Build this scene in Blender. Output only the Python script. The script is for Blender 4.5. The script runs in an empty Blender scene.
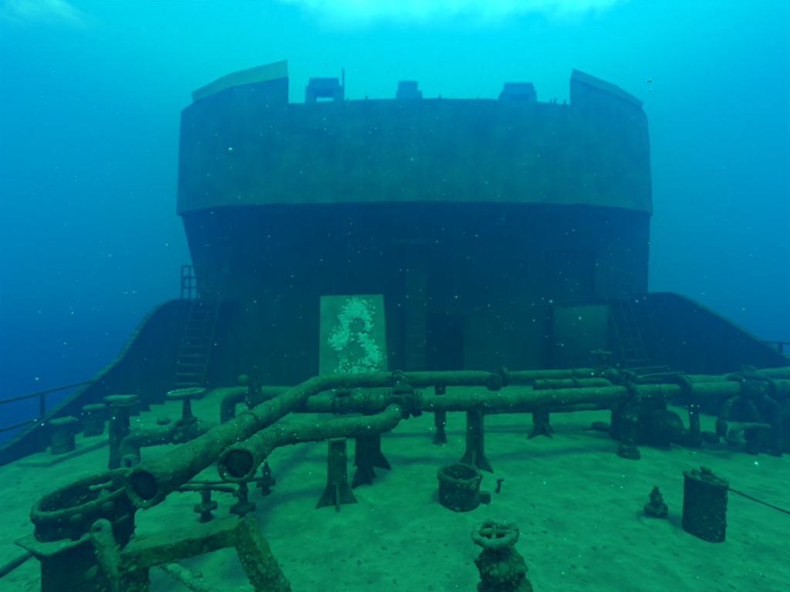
import bpy, math, random
from mathutils import Vector, Matrix, noise
random.seed(7)
R = math.radians
scene = bpy.context.scene
C = scene.collection

# ---------------------------------------------------------------- camera
H = 2.2                                   # eye height over the deck
cam_d = bpy.data.cameras.new("camera")
cam = bpy.data.objects.new("camera", cam_d); C.objects.link(cam)
cam.location = (0, 0, H); cam.rotation_euler = (R(90), 0, 0)
cam_d.sensor_width = 36; cam_d.lens = 36*330/790
cam_d.shift_y = 29/790
cam_d.clip_start = 0.05; cam_d.clip_end = 500
cam_d.dof.use_dof = True; cam_d.dof.focus_distance = 2.6; cam_d.dof.aperture_fstop = .72   # soft, murky-water focus
scene.camera = cam

# ---------------------------------------------------------------- world, sun, exposure
SUN_EL, SUN_AZ = 67, 155                  # sun behind the camera, a little to the right
w = bpy.data.worlds.new("World"); scene.world = w; w.use_nodes = True
nt = w.node_tree; nt.nodes.clear()
def N(t, **k):
    n = nt.nodes.new(t)
    for a, b in k.items(): setattr(n, a, b)
    return n
L = nt.links.new
out = N('ShaderNodeOutputWorld'); bg = N('ShaderNodeBackground')
tc = N('ShaderNodeTexCoord'); sx = N('ShaderNodeSeparateXYZ'); L(tc.outputs['Generated'], sx.inputs[0])
ramp = N('ShaderNodeValToRGB'); mr = N('ShaderNodeMapRange')
mr.inputs['From Min'].default_value = -1; L(sx.outputs['Z'], mr.inputs['Value']); L(mr.outputs[0], ramp.inputs[0])
cr = ramp.color_ramp; cr.elements[0].position = 0; cr.elements[0].color = (0, .012, .14, 1)
cr.elements[1].position = 1; cr.elements[1].color = (.0, .85, .95, 1)
for p, c in ((.42, (0, .02, .17)), (.5, (0, .07, .40)), (.60, (0, .22, .66)), (.72, (0, .44, .86)), (.79, (0, .88, 1.15)), (.88, (.0, .90, 1.05))):
    e = cr.elements.new(p); e.color = (*c, 1)
# rippled surface of the sea, seen from below: a plane overhead
dv = N('ShaderNodeVectorMath', operation='DIVIDE'); cz = N('ShaderNodeCombineXYZ')
mx = N('ShaderNodeMath', operation='MAXIMUM'); mx.inputs[1].default_value = .05; L(sx.outputs['Z'], mx.inputs[0])
for i in range(3): L(mx.outputs[0], cz.inputs[i])
L(tc.outputs['Generated'], dv.inputs[0]); L(cz.outputs[0], dv.inputs[1])
n1 = N('ShaderNodeTexNoise'); n1.inputs['Scale'].default_value = .8; n1.inputs['Detail'].default_value = 6; n1.inputs['Roughness'].default_value = .68
L(dv.outputs[0], n1.inputs['Vector'])
m1 = N('ShaderNodeMapRange'); m1.inputs['From Min'].default_value = .47; m1.inputs['From Max'].default_value = .66; L(n1.outputs[0], m1.inputs['Value'])
m2 = N('ShaderNodeMapRange', interpolation_type='SMOOTHSTEP'); m2.inputs['From Min'].default_value = .655; m2.inputs['From Max'].default_value = .74; 
pw = N('ShaderNodeVectorMath', operation='LENGTH'); cy_ = N('ShaderNodeCombineXYZ'); L(sx.outputs['Y'], cy_.inputs[1]); L(sx.outputs['Z'], cy_.inputs[2]); L(cy_.outputs[0], pw.inputs[0])
dz = N('ShaderNodeMath', operation='DIVIDE'); L(sx.outputs['Z'], dz.inputs[0]); L(pw.outputs['Value'], dz.inputs[1]); L(dz.outputs[0], m2.inputs['Value'])
mm = N('ShaderNodeMath', operation='MULTIPLY'); L(m1.outputs[0], mm.inputs[0]); L(m2.outputs[0], mm.inputs[1])
mix = N('ShaderNodeMix', data_type='RGBA'); L(mm.outputs[0], mix.inputs[0]); L(ramp.outputs[0], mix.inputs[6]); mix.inputs[7].default_value = (2.0, 4.6, 4.4, 1)
# daylight above the sea, filtered by the water column
sky = N('ShaderNodeTexSky', sky_type='NISHITA'); sky.sun_disc = False
sky.sun_elevation = R(SUN_EL); sky.sun_rotation = R(SUN_AZ)
fl = N('ShaderNodeMix', data_type='RGBA', blend_type='MULTIPLY'); fl.inputs[0].default_value = 1
L(sky.outputs[0], fl.inputs[6]); fl.inputs[7].default_value = (.0, .30, .22, 1)
bg2 = N('ShaderNodeBackground'); L(fl.outputs[2], bg2.inputs[0]); bg2.inputs[1].default_value = .05
bg.inputs[1].default_value = 1.0; L(mix.outputs[2], bg.inputs[0])
ad = N('ShaderNodeAddShader'); L(bg.outputs[0], ad.inputs[0]); L(bg2.outputs[0], ad.inputs[1]); L(ad.outputs[0], out.inputs['Surface'])

sd = bpy.data.lights.new("sun", 'SUN'); sun = bpy.data.objects.new("sun", sd); C.objects.link(sun)
sd.energy = 4.9; sd.angle = R(9); sd.color = (.0, 1.0, .30)
az = R(SUN_AZ); el = R(SUN_EL)
to_sun = Vector((math.sin(az)*math.cos(el), math.cos(az)*math.cos(el), math.sin(el)))
sun.rotation_euler = to_sun.to_track_quat('Z', 'Y').to_euler(); sun.location = (0, 0, 30)

scene.view_settings.view_transform = 'Standard'; scene.view_settings.look = 'None'
scene.view_settings.exposure = 0.0; scene.view_settings.gamma = 1
cy = scene.cycles
cy.volume_bounces = 2; cy.max_bounces = 5; cy.diffuse_bounces = 2; cy.glossy_bounces = 1; cy.transparent_max_bounces = 4
cy.use_denoising = True; cy.volume_step_rate = 1; cy.sample_clamp_indirect = 3

# ---------------------------------------------------------------- helpers
def at(px, py, Y):                        # a spot at depth Y
    return Vector(((px-395)/330*Y, Y, H-(py-325)/330*Y))

def material(name, a, b, pale=None, pale_amt=.5, silt=None, silt_amt=.6, scale=6, bump=.5, bscale=30, rust=None, streak=0):
    m = bpy.data.materials.new(name); m.use_nodes = True; t = m.node_tree
    bs = t.nodes['Principled BSDF']; bs.inputs['Roughness'].default_value = .93
    bs.inputs['Specular IOR Level'].default_value = .15
    def n(ty, **k):
        x = t.nodes.new(ty)
        for q, v in k.items(): setattr(x, q, v)
        return x
    lk = t.links.new
    geo = n('ShaderNodeNewGeometry')
    def nz(sc, det=6, ro=.6, lo=.4, hi=.6):
        x = n('ShaderNodeTexNoise'); x.inputs['Scale'].default_value = sc; x.inputs['Detail'].default_value = det; x.inputs['Roughness'].default_value = ro
        lk(geo.outputs['Position'], x.inputs['Vector'])
        r = n('ShaderNodeMapRange'); r.inputs['From Min'].default_value = lo; r.inputs['From Max'].default_value = hi; lk(x.outputs[0], r.inputs['Value'])
        return r.outputs[0], x.outputs[0]
    def mixc(f, c1, c2):
        x = n('ShaderNodeMix', data_type='RGBA')
        if hasattr(f, 'links'): lk(f, x.inputs[0])
        else: x.inputs[0].default_value = f
        for s, c in ((6, c1), (7, c2)):
            if hasattr(c, 'links'): lk(c, x.inputs[s])
            else: x.inputs[s].default_value = (*c, 1)
        return x.outputs[2]
    def mul(p, q):
        x = n('ShaderNodeMath', operation='MULTIPLY'); x.use_clamp = True
        for i, v in enumerate((p, q)):
            if hasattr(v, 'links'): lk(v, x.inputs[i])
            else: x.inputs[i].default_value = v
        return x.outputs[0]
    f, _ = nz(scale, 8, .65, .38, .62)
    col = mixc(f, a, b)
    if rust:
        f2, _ = nz(scale*.45+1.3, 7, .6, .52, .66); col = mixc(mul(f2, .8), col, rust)
    if streak:                            # rust and slime run down the plates
        mp = n('ShaderNodeMapping'); mp.inputs['Scale'].default_value = (3.2, 3.2, .28); lk(geo.outputs['Position'], mp.inputs['Vector'])
        sn = n('ShaderNodeTexNoise'); sn.inputs['Scale'].default_value = 1.4; sn.inputs['Detail'].default_value = 7; sn.inputs['Roughness'].default_value = .65; lk(mp.outputs[0], sn.inputs['Vector'])
        sr = n('ShaderNodeMapRange'); sr.inputs['From Min'].default_value = .45; sr.inputs['From Max'].default_value = .66; lk(sn.outputs[0], sr.inputs['Value'])
        col = mixc(mul(sr.outputs[0], streak), col, tuple(x*.35 for x in a))
    if silt:                              # sediment that has settled on faces turned up
        s = n('ShaderNodeSeparateXYZ'); lk(geo.outputs['Normal'], s.inputs[0])
        r = n('ShaderNodeMapRange', interpolation_type='SMOOTHSTEP'); r.inputs['From Min'].default_value = .25; r.inputs['From Max'].default_value = .95; lk(s.outputs['Z'], r.inputs['Value'])
        f3, _ = nz(scale*1.7, 9, .7, .25, .6)
        col = mixc(mul(mul(r.outputs[0], f3), silt_amt), col, silt)
    if pale:
        f4, _ = nz(scale*3.2, 12, .75, .56, .66); col = mixc(mul(f4, pale_amt), col, pale)
    lk(col, bs.inputs['Base Color'])
    _, h1 = nz(bscale, 12, .75); v = n('ShaderNodeTexVoronoi'); v.inputs['Scale'].default_value = bscale*1.6; lk(geo.outputs['Position'], v.inputs['Vector'])
    ma = n('ShaderNodeMath', operation='MULTIPLY_ADD'); lk(v.outputs[0], ma.inputs[0]); ma.inputs[1].default_value = -.35; lk(h1, ma.inputs[2])
    bp = n('ShaderNodeBump'); bp.inputs['Strength'].default_value = bump; bp.inputs['Distance'].default_value = .03
    lk(ma.outputs[0], bp.inputs['Height']); lk(bp.outputs[0], bs.inputs['Normal'])
    return m

M = {}
M['silt'] = material('deck_silt', (.12, .145, .095), (.225, .265, .17), pale=(.36, .41, .28), pale_amt=.45, scale=2.3, bump=.9, bscale=14, rust=(.095, .115, .07))
M['pipe'] = material('encrusted_pipe', (.016, .022, .014), (.08, .095, .05), pale=(.34, .38, .27), pale_amt=.5, silt=(.165, .20, .105), silt_amt=.8, scale=6, bump=1.0, bscale=26, rust=(.16, .14, .03))
M['dark'] = material('encrusted_iron', (.010, .014, .010), (.045, .055, .034), pale=(.3, .34, .25), pale_amt=.35, silt=(.15, .18, .105), silt_amt=.65, scale=8, bump=1.0, bscale=30)
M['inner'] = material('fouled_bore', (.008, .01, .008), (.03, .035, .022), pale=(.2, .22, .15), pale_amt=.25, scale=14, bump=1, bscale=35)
M['light'] = material('pale_growth_iron', (.05, .065, .04), (.20, .23, .15), pale=(.62, .68, .54), pale_amt=.75, silt=(.26, .30, .19), silt_amt=.5, scale=9, bump=.9, bscale=34)
M['growth'] = material('turf_growth', (.025, .035, .02), (.13, .155, .08), pale=(.34, .4, .25), pale_amt=.5, silt=(.15, .18, .10), silt_amt=.6, scale=11, bump=.8, bscale=50)
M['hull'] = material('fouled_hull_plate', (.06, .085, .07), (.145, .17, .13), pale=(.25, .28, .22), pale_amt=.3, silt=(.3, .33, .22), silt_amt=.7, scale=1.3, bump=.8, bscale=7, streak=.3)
M['hulldark'] = material('fouled_plate_baked_shade', (.016, .026, .026), (.04, .052, .045), pale=(.14, .18, .15), pale_amt=.3, silt=(.14, .17, .12), silt_amt=.6, scale=1.5, bump=.8, bscale=7, streak=.6)  # fouled plate, colour also darkened to carry the shade under the bridge overhang
M['hazed'] = material('grey_haze_tone', (.07, .10, .10), (.13, .16, .15), scale=2, bump=.3, bscale=8)  # haze put into the colour: grey lifted so roof fittings and mast fade
M['screen'] = material('faded_yellow_paint', (.62, .68, .08), (.78, .82, .14), scale=2, bump=.3, bscale=8)
M['coral'] = material('white_coral_crust', (.62, .70, .56), (.85, .88, .76), scale=20, bump=.6, bscale=60)
M['panel'] = material('panel_plate', (.15, .19, .13), (.25, .30, .20), pale=(.5, .56, .44), pale_amt=.35, scale=4, bump=.4, bscale=20)
M['sand'] = material('seabed_sand', (.06, .07, .05), (.10, .11, .08), scale=.3, bump=.4, bscale=2)
M['snow'] = material('drifting_particle', (.7, .8, .72), (.85, .9, .82), scale=3, bump=0, bscale=2)
M['pebble'] = material('dark_debris', (.05, .06, .04), (.16, .17, .11), scale=12, bump=.5, bscale=40)
class G:
    """collects geometry in world space for ONE mesh"""
    def __init__(s): s.v = []; s.f = []
    def add(s, vs, fs):
        b = len(s.v); s.v += [Vector(p) for p in vs]; s.f += [tuple(b+i for i in f) for f in fs]; return s
    def box(s, c, d, rot=None, taper=1.0):
        c = Vector(c); q = rot or Matrix.Identity(3); vs = []
        for z in (-1, 1):
            k = taper if z > 0 else 1
            for x, y in ((-1, -1), (1, -1), (1, 1), (-1, 1)):
                vs.append(c + q @ Vector((x*d[0]/2*k, y*d[1]/2*k, z*d[2]/2)))
        return s.add(vs, [(3,2,1,0), (4,5,6,7), (0,1,5,4), (1,2,6,5), (2,3,7,6), (3,0,4,7)])
    def bar(s, a, b, wd, th, up=(0,0,1)):
        a = Vector(a); b = Vector(b); z = (b-a); ln = z.length; z = z.normalized(); x = Vector(up).cross(z)
        if x.length < 1e-4: x = Vector((1, 0, 0)).cross(z)
        x.normalize(); y = z.cross(x)
        n = max(1, int(ln/.06)); vs = []; fs = []
        for i in range(n+1):
            p = a + z*ln*i/n
            for u, v in ((-1,-1), (1,-1), (1,1), (-1,1)): vs.append(p + x*u*wd/2 + y*v*th/2)
        for i in range(n):
            for k in range(4): fs.append((i*4+k, i*4+(k+1) % 4, i*4+4+(k+1) % 4, i*4+4+k))
        fs.append((3,2,1,0)); e = n*4; fs.append((e, e+1, e+2, e+3))
        return s.add(vs, fs)
    def lathe(s, prof, o=(0,0,0), axis=(0,0,1), seg=24, a0=0):
        o = Vector(o); z = Vector(axis).normalized(); x = z.orthogonal().normalized(); y = z.cross(x); vs = []; fs = []
        for r, h in prof:
            for k in range(seg):
                a = 2*math.pi*k/seg+a0; vs.append(o + z*h + (x*math.cos(a)+y*math.sin(a))*max(r, 1e-4))
        for i in range(len(prof)-1):
            for k in range(seg): fs.append((i*seg+k, i*seg+(k+1) % seg, (i+1)*seg+(k+1) % seg, (i+1)*seg+k))
        return s.add(vs, fs)
    def tube(s, pts, r, seg=24, step=.035, bend=.15, bore=None, cap=True):
        P = [Vector(p) for p in pts]; path = [P[0]]
        for i in range(1, len(P)-1):
            a, b, c = P[i-1], P[i], P[i+1]; d1 = (a-b); d2 = (c-b); q = min(bend, d1.length*.48, d2.length*.48)
            p1 = b+d1.normalized()*q; p2 = b+d2.normalized()*q
            for k in range(9):
                t = k/8; path.append(p1*(1-t)**2 + b*2*t*(1-t) + p2*t*t)
        path.append(P[-1]); res = [path[0]]
        for i in range(1, len(path)):
            a = path[i-1]; b = path[i]; n = max(1, int(round((b-a).length/step)))
            for k in range(1, n+1): res.append(a.lerp(b, k/n))
        tang = [(res[min(i+1, len(res)-1)]-res[max(i-1, 0)]).normalized() for i in range(len(res))]
        x = tang[0].orthogonal().normalized(); vs = []; fs = []
        rr = r if callable(r) else (lambda t: r)
        frames = []
        for i, p in enumerate(res):
            x = (x - tang[i]*x.dot(tang[i])).normalized(); y = tang[i].cross(x); frames.append((p, x.copy(), y))
        rings = [(f, rr(i/(len(res)-1))) for i, f in enumerate(frames)]
        if bore:                          # open mouth at the start: fold the tube back inside itself
            dep = min(len(res)-2, int(.5/step))
            inner = [(frames[i], bore) for i in range(dep, -1, -1)]
            rings = inner + [(frames[0], rings[0][1])] + rings
        for (p, x_, y_), q in rings:
            for k in range(seg):
                a = 2*math.pi*k/seg; vs.append(p + (x_*math.cos(a)+y_*math.sin(a))*q)
        n = len(rings)
        for i in range(n-1):
            for k in range(seg): fs.append((i*seg+k, i*seg+(k+1) % seg, (i+1)*seg+(k+1) % seg, (i+1)*seg+k))
        if cap:
            fs.append(tuple(range(seg-1, -1, -1))); fs.append(tuple((n-1)*seg+k for k in range(seg)))
        return s.add(vs, fs)
    def torus(s, o, axis, R0, r, seg=32, k2=8, squash=1):
        o = Vector(o); z = Vector(axis).normalized(); x = z.orthogonal().normalized(); y = z.cross(x); vs = []; fs = []
        for i in range(seg):
            a = 2*math.pi*i/seg; d = x*math.cos(a)+y*math.sin(a)
            for j in range(k2):
                b = 2*math.pi*j/k2; vs.append(o + d*(R0+r*math.cos(b)) + z*r*math.sin(b)*squash)
        for i in range(seg):
            for j in range(k2): fs.append((i*k2+j, ((i+1) % seg)*k2+j, ((i+1) % seg)*k2+(j+1) % k2, i*k2+(j+1) % k2))
        return s.add(vs, fs)
    def blob(s, o, d, rot=None, n=2):
        b = ICO[n]; o = Vector(o); q = rot or Matrix.Identity(3)
        return s.add([o + q @ Vector((p[0]*d[0], p[1]*d[1], p[2]*d[2])) for p in b[0]], b[1])
    def prism(s, poly, z0, z1, poly_top=None):
        n = len(poly); t = poly_top or poly
        vs = [Vector((*p, z0)) for p in poly] + [Vector((*p, z1)) for p in t]
        fs = [tuple(range(n-1, -1, -1)), tuple(range(n, 2*n))] + [(i, (i+1) % n, n+(i+1) % n, n+i) for i in range(n)]
        return s.add(vs, fs)
    def rough(s, amp=.012, sc=9, amp2=None, sc2=34):
        amp2 = amp*.55 if amp2 is None else amp2
        for i, p in enumerate(s.v):
            s.v[i] = p + noise.noise_vector(p*sc)*amp + noise.noise_vector(p*sc2)*amp2
        return s

ICO = {}
import bmesh
for n_ in (1, 2, 3):
    bm = bmesh.new(); bmesh.ops.create_icosphere(bm, subdivisions=n_, radius=1)
    ICO[n_] = ([tuple(v.co) for v in bm.verts], [tuple(v.index for v in f.verts) for f in bm.faces]); bm.free()

def mesh_obj(name, g, mat, parent=None, smooth=True, origin=None):
    me = bpy.data.meshes.new(name); base = parent.location if parent is not None and parent.parent is None else Vector((0, 0, 0))
    if parent is not None and parent.parent is not None:
        base = parent.parent.location + parent.location
    if parent is None and origin is not None: base = Vector(origin)
    me.from_pydata([tuple(p-base) for p in g.v], [], g.f); me.materials.append(M[mat])
    if smooth:
        me.polygons.foreach_set('use_smooth', [True]*len(me.polygons))
    me.update()
    o = bpy.data.objects.new(name, me); C.objects.link(o)
    if parent is not None: o.parent = parent
    elif origin is not None: o.location = origin
    return o
# parts are parented to the thing's Empty (or to a part whose own location is zero)
part = mesh_obj
def sub(name, g, mat, parent):
    base = parent.parent.location; me = bpy.data.meshes.new(name); me.from_pydata([tuple(p-base) for p in g.v], [], g.f); me.materials.append(M[mat])
    me.polygons.foreach_set('use_smooth', [True]*len(me.polygons)); o = bpy.data.objects.new(name, me); C.objects.link(o); o.parent = parent; return o
def tag(o, label=None, cat=None, group=None, kind=None):
    if label: o['label'] = label
    if cat: o['category'] = cat
    if group: o['group'] = group
    if kind: o['kind'] = kind
    return o
def thing(name, label, cat, loc, group=None):
    o = bpy.data.objects.new(name, None); C.objects.link(o); o.location = Vector(loc); o.empty_display_size = .2
    return tag(o, label, cat, group)

def growth(parent, gs, dens=120, size=(.008, .03), mat='growth', seed=1, tall=.8):
    """tufts, shells and crust growing on given geometry: one stuff part"""
    rnd = random.Random(seed); out_ = G()
    for g in gs:
        for f in g.f:
            if len(f) > 4: continue
            a, b, c = g.v[f[0]], g.v[f[1]], g.v[f[2]]; cr_ = (b-a).cross(c-a); ar = cr_.length*(1 if len(f) == 4 else .5)
            if ar < 1e-7: continue
            nrm = cr_.normalized(); m = dens*ar*(.25+2.6*max(0, noise.noise(a*4)+.12)); k = int(m)+(1 if rnd.random() < m-int(m) else 0)
            for _ in range(k):
                d = g.v[f[3]] if len(f) == 4 else c
                u, v = rnd.random(), rnd.random(); p = (a*(1-u)+b*u)*(1-v)+(d*(1-u)+c*u)*v
                sz = rnd.uniform(*size)*(rnd.random()**.7+.35)*(2.0 if rnd.random() < .05 else 1)
                q = nrm.to_track_quat('Z', 'Y').to_matrix() @ Matrix.Rotation(rnd.random()*6.28, 3, 'Z')
                dd = (sz*rnd.uniform(.6, 1.3), sz*rnd.uniform(.6, 1.3), sz*tall*rnd.uniform(.4, 1.2))
                bb = ICO[1]
                out_.add([p + q @ Vector((w_[0]*dd[0]*rnd.uniform(.6, 1.4), w_[1]*dd[1]*rnd.uniform(.6, 1.4), w_[2]*dd[2]*rnd.uniform(.6, 1.5))) for w_ in bb[0]], bb[1])
    if out_.f:
        o = part('marine_growth', out_, mat, parent); o['kind'] = 'stuff'; return o

# ---------------------------------------------------------------- setting: deck, hull, seabed, water
XL, XR = -6.5, 8.1
LB = [(-5.6, -6, .2), (-5.95, 2, .2), (-6.1, 5.08, .22), (-6.2, 5.72, .42), (-6.5, 7.05, .93), (-6.65, 8.0, 1.38), (-6.75, 8.44, 1.70), (-6.85, 9.1, 2.35), (-6.85, 9.6, 2.74), (-6.9, 10.3, 3.0), (-6.95, 12.2, 3.1)]
RB = [(7.4, -6, 1.0), (7.8, 2, 1.1), (8.0, 6.1, 1.2), (8.03, 6.7, 1.45), (8.05, 7.1, 1.72), (8.05, 7.52, 1.95), (8.05, 8.0, 2.3), (8.05, 8.4, 2.5), (8.05, 9.0, 2.85), (8.05, 9.6, 3.15), (8.1, 12.2, 3.3)]
def edge_x(tab, y):
    for (x0, y0, _), (x1, y1, _) in zip(tab, tab[1:]):
        if y <= y1: return x0+(x1-x0)*(y-y0)/(y1-y0)
    return tab[-1][0]
g = G(); ny, nx = 330, 250; vs = []; fs = []
for j in range(ny+1):
    y = -6+18.4*(j/ny)
    xl = edge_x(LB, y); xr = edge_x(RB, y)
    for i in range(nx+1):
        x = xl+(xr-xl)*i/nx; p = Vector((x, y, 0))
        z = .03*noise.noise(p*.9)+.016*noise.noise(p*3.1)+.007*noise.noise(p*9)+.004*noise.noise(p*23)
        vs.append((x, y, z))
for j in range(ny):
    for i in range(nx): a = j*(nx+1)+i; fs.append((a, a+1, a+nx+2, a+nx+1))
g.add(vs, fs); tag(mesh_obj('deck', g, 'silt'), kind='structure')
g = G(); g.add([(-16.9, -10.2, -14.1), (18.6, -10.2, -14.1), (18.6, 22.2, -14.1), (-16.9, 22.2, -14.1)], [(0,1,2,3)])
tag(mesh_obj('seabed', g, 'sand', smooth=False), kind='structure')

def bulwark(tab, side, label):
    src = tab; tab = []
    for b, c in zip(src, src[1:]):
        m_ = 4 if b[1] > 4 else 1
        for k in range(m_): tab.append(tuple(b[q]+(c[q]-b[q])*k/m_ for q in range(3)))
    tab.append(src[-1])
    for _ in range(5): tab = [tab[0]]+[(p[0], p[1], (o_[2]+2*p[2]+n_[2])/4) for o_, p, n_ in zip(tab, tab[1:], tab[2:])]+[tab[-1]]
    t = thing('bulwark', label, 'bulwark', (tab[5][0], tab[5][1], 0), 'steel bulwarks along both deck edges')
    g = G(); th = .03; n = len(tab); vs = []
    for x, y, z in tab:
        for zz, o in ((-.35, 0), (z, 0), (z, side*th), (-.35, side*th)): vs.append((x+o, y, zz))
    fs = [(i*4+k, i*4+(k+1) % 4, i*4+4+(k+1) % 4, i*4+4+k) for i in range(n-1) for k in range(4)]+[(0,1,2,3), (n*4-1, n*4-2, n*4-3, n*4-4)]
    g.add(vs, fs); part('plate', g, 'hulldark', t, smooth=False)
    g = G()
    for (x0, y0, z0), (x1, y1, z1) in zip(tab, tab[1:]):
        g.bar((x0+side*.04, y0, z0+.02), (x1+side*.04, y1, z1+.02), .17, .03)
    g.rough(.006, 6); part('cap_rail', g, 'hulldark', t)
    for i in range(6, n-4, 4):             # stays that prop the plate from inside
        x, y, z = tab[i]
        if z > .3:
            g = G(); d = -side*min(.5, z*.35)
            g.add([(x+d, y-.01, .0), (x, y-.01, .0), (x, y-.01, z*.95), (x+d, y+.01, 0), (x, y+.01, 0), (x, y+.01, z*.95)], [(0,1,2), (5,4,3), (0,2,5,3), (0,3,4,1)])
            part('stay', g, 'hulldark', t, smooth=False)
    return t
bulwark(LB, -1, 'dark steel bulwark on the left deck edge sweeping up to the bridge')
bulwark(RB, 1, 'dark steel bulwark on the right deck edge beyond the long pipes')
g = G()
pl = [(x, y) for x, y, _ in LB]; pr = [(x, y) for x, y, _ in RB]
ring = [(x-.02, y) for x, y in pl]+[(-6.9, 20)]+[(8.1, 20)]+[(x+.02, y) for x, y in reversed(pr)]
n = len(ring)
vs = [(x, y, -.36) for x, y in ring]+[(x*.9, y, -13.8) for x, y in ring]
g.add(vs, [(i, (i+1) % n, n+(i+1) % n, n+i) for i in range(n)])
tag(mesh_obj('ship_hull', g, 'hulldark', smooth=False), 'dark fouled steel hull of the sunken ship below its deck', 'ship hull')

# ---------------------------------------------------------------- bridge superstructure
CX = .8
t = thing('bridge_superstructure', 'huge dark multi-storey bridge block of the wreck fading into blue water', 'superstructure', (CX, 12, 0))
def plan(off=0):                          # front of the bridge from port wing to starboard wing, bowed to the viewer
    return [(-7.95, 11.95+off), (-7.2, 11.45+off), (-5.6, 11.0+off), (-3.6, 10.78+off), (-1.4, 10.58+off), (.8, 10.5+off), (3.2, 10.58+off), (5.9, 10.8+off), (7.6, 11.2+off), (8.9, 11.65+off), (9.45, 12.05+off)]
F = plan()
def dense_big(g, lim=.35):
    for _ in range(4):
        bm = bmesh.new(); vv = [bm.verts.new(p) for p in g.v]
        for f in g.f: bm.faces.new([vv[i] for i in f])
        ed = [e for e in bm.edges if e.calc_length() > lim]
        if ed: bmesh.ops.subdivide_edges(bm, edges=ed, cuts=1, use_grid_fill=True)
        bm.verts.index_update(); g.v = [v.co.copy() for v in bm.verts]; g.f = [tuple(v.index for v in f.verts) for f in bm.faces]; bm.free()
    for i, p in enumerate(g.v): g.v[i] = p + noise.noise_vector(p*.7)*.03 + noise.noise_vector(p*3.1)*.022
    return g
def wall_strip(pts, zb, zt, th=.1, lean=0.0):
    g = G(); n = len(pts); vs = []
    zb = zb if isinstance(zb, list) else [zb]*n; zt = zt if isinstance(zt, list) else [zt]*n
    for i, (x, y) in enumerate(pts):
        k = 1-lean
        xt = CX+(x-CX)*k
        vs += [(x, y, zb[i]), (xt, y, zt[i]), (xt, y+th, zt[i]), (x, y+th, zb[i])]
    fs = [(i*4+k, i*4+(k+1) % 4, i*4+4+(k+1) % 4, i*4+4+k) for i in range(n-1) for k in range(4)]+[(0,1,2,3), (n*4-1, n*4-2, n*4-3, n*4-4)]
    return dense_big(g.add(vs, fs))
# curved breastwork in plates
for i in range(3, 7):
    p0, p1 = F[i], F[i+1]
    e = .006
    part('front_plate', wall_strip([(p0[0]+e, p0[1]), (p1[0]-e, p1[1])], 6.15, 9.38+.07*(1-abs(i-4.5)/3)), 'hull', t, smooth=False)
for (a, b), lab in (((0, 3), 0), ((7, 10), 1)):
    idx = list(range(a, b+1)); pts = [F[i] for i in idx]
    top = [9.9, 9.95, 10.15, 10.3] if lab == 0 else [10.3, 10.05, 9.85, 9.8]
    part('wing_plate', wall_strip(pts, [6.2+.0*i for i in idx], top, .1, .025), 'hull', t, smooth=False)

def strip(pts, zs0, zs1, dy):             # sloping wind screens along the wing tops, leaning out to the front
    g = G(); n = len(pts); vs = []
    for (x, y), a, b in zip(pts, zs0, zs1): vs += [(x, y-.02, a), (x, y-dy, b), (x, y-dy+.05, b+.02), (x, y+.05, a)]
    g.add(vs, [(i*4+k, i*4+(k+1) % 4, i*4+4+(k+1) % 4, i*4+4+k) for i in range(n-1) for k in range(4)]+[(0,1,2,3), (n*4-1, n*4-2, n*4-3, n*4-4)])
    return g
k_ = .975
sl = [(CX+(x-CX)*k_, y) for x, y in F[1:4]]; sr = [(CX+(x-CX)*k_, y) for x, y in F[7:10]]
o = part('wind_screen', strip(sl, [9.93, 10.13, 10.29], [10.18, 10.50, 10.78], .12), 'screen', t, smooth=False); o['label'] = 'yellowish screen strip along the top of the left bridge wing'
o = part('wind_screen', strip(sr, [10.29, 10.03, 9.84], [10.50, 10.25, 9.98], .12), 'screen', t, smooth=False); o['label'] = 'thin yellowish strip along the top of the right bridge wing'
for k, (px, hh) in enumerate(((347, .1), (366, .16), (398, .1), (421, .14), (440, .2), (446, .1), (478, .12), (552, .16), (556, .22), (566, .14))):
    yy = 10.75 if abs(px-430) > 90 else 10.6
    c = at(px, 97, yy); g = G(); g.tube([(c.x, yy+.08, 9.36), (c.x+.01, yy+.08, 9.44+hh)], .035, 8, .05); g.rough(.015, 9); part('stanchion_stub', g, 'hull', t)
# wing ends, floor of the bridge deck, house behind
for i, sgn in ((0, -1), (10, 1)):
    x, y = F[i]; g = G(); g.box((x-sgn*.32, y+2.3, 7.95), (.1, 4.3, 3.5)); part('wing_end', g, 'hull', t, smooth=False)
g = G(); poly = [(x, y+.12) for x, y in F]+[(9.3, 18), (-7.8, 18)]
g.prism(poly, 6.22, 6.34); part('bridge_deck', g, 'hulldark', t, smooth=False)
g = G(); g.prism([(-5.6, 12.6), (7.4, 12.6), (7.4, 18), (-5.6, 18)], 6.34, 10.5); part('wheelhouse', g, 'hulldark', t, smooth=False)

# lower house: plates with real doorway openings
YF = 11.9
def plate(x0, x1, z0, z1, x0t=None, x1t=None, y=YF, mat='hulldark', name='front_wall'):
    g = G(); a = x0 if x0t is None else x0t; b_ = x1t or x1; e = .004
    vs = [(x0+e, y, z0), (x1-e, y, z0), (b_-e, y, z1), (a+e, y, z1), (x0+e, y+.08, z0), (x1-e, y+.08, z0), (b_-e, y+.08, z1), (a+e, y+.08, z1)]
    g.add(vs, [(0,1,2,3), (7,6,5,4), (0,4,5,1), (1,5,6,2), (2,6,7,3), (3,7,4,0)]); return part(name, g, mat, t, smooth=False)
D1 = (1.02, 2.52)                          # big dark doorway right of centre
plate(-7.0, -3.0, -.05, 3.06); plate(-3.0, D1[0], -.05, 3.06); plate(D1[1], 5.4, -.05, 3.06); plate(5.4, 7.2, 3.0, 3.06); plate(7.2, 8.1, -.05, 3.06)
plate(D1[0], D1[1], 2.65, 3.06)
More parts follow.
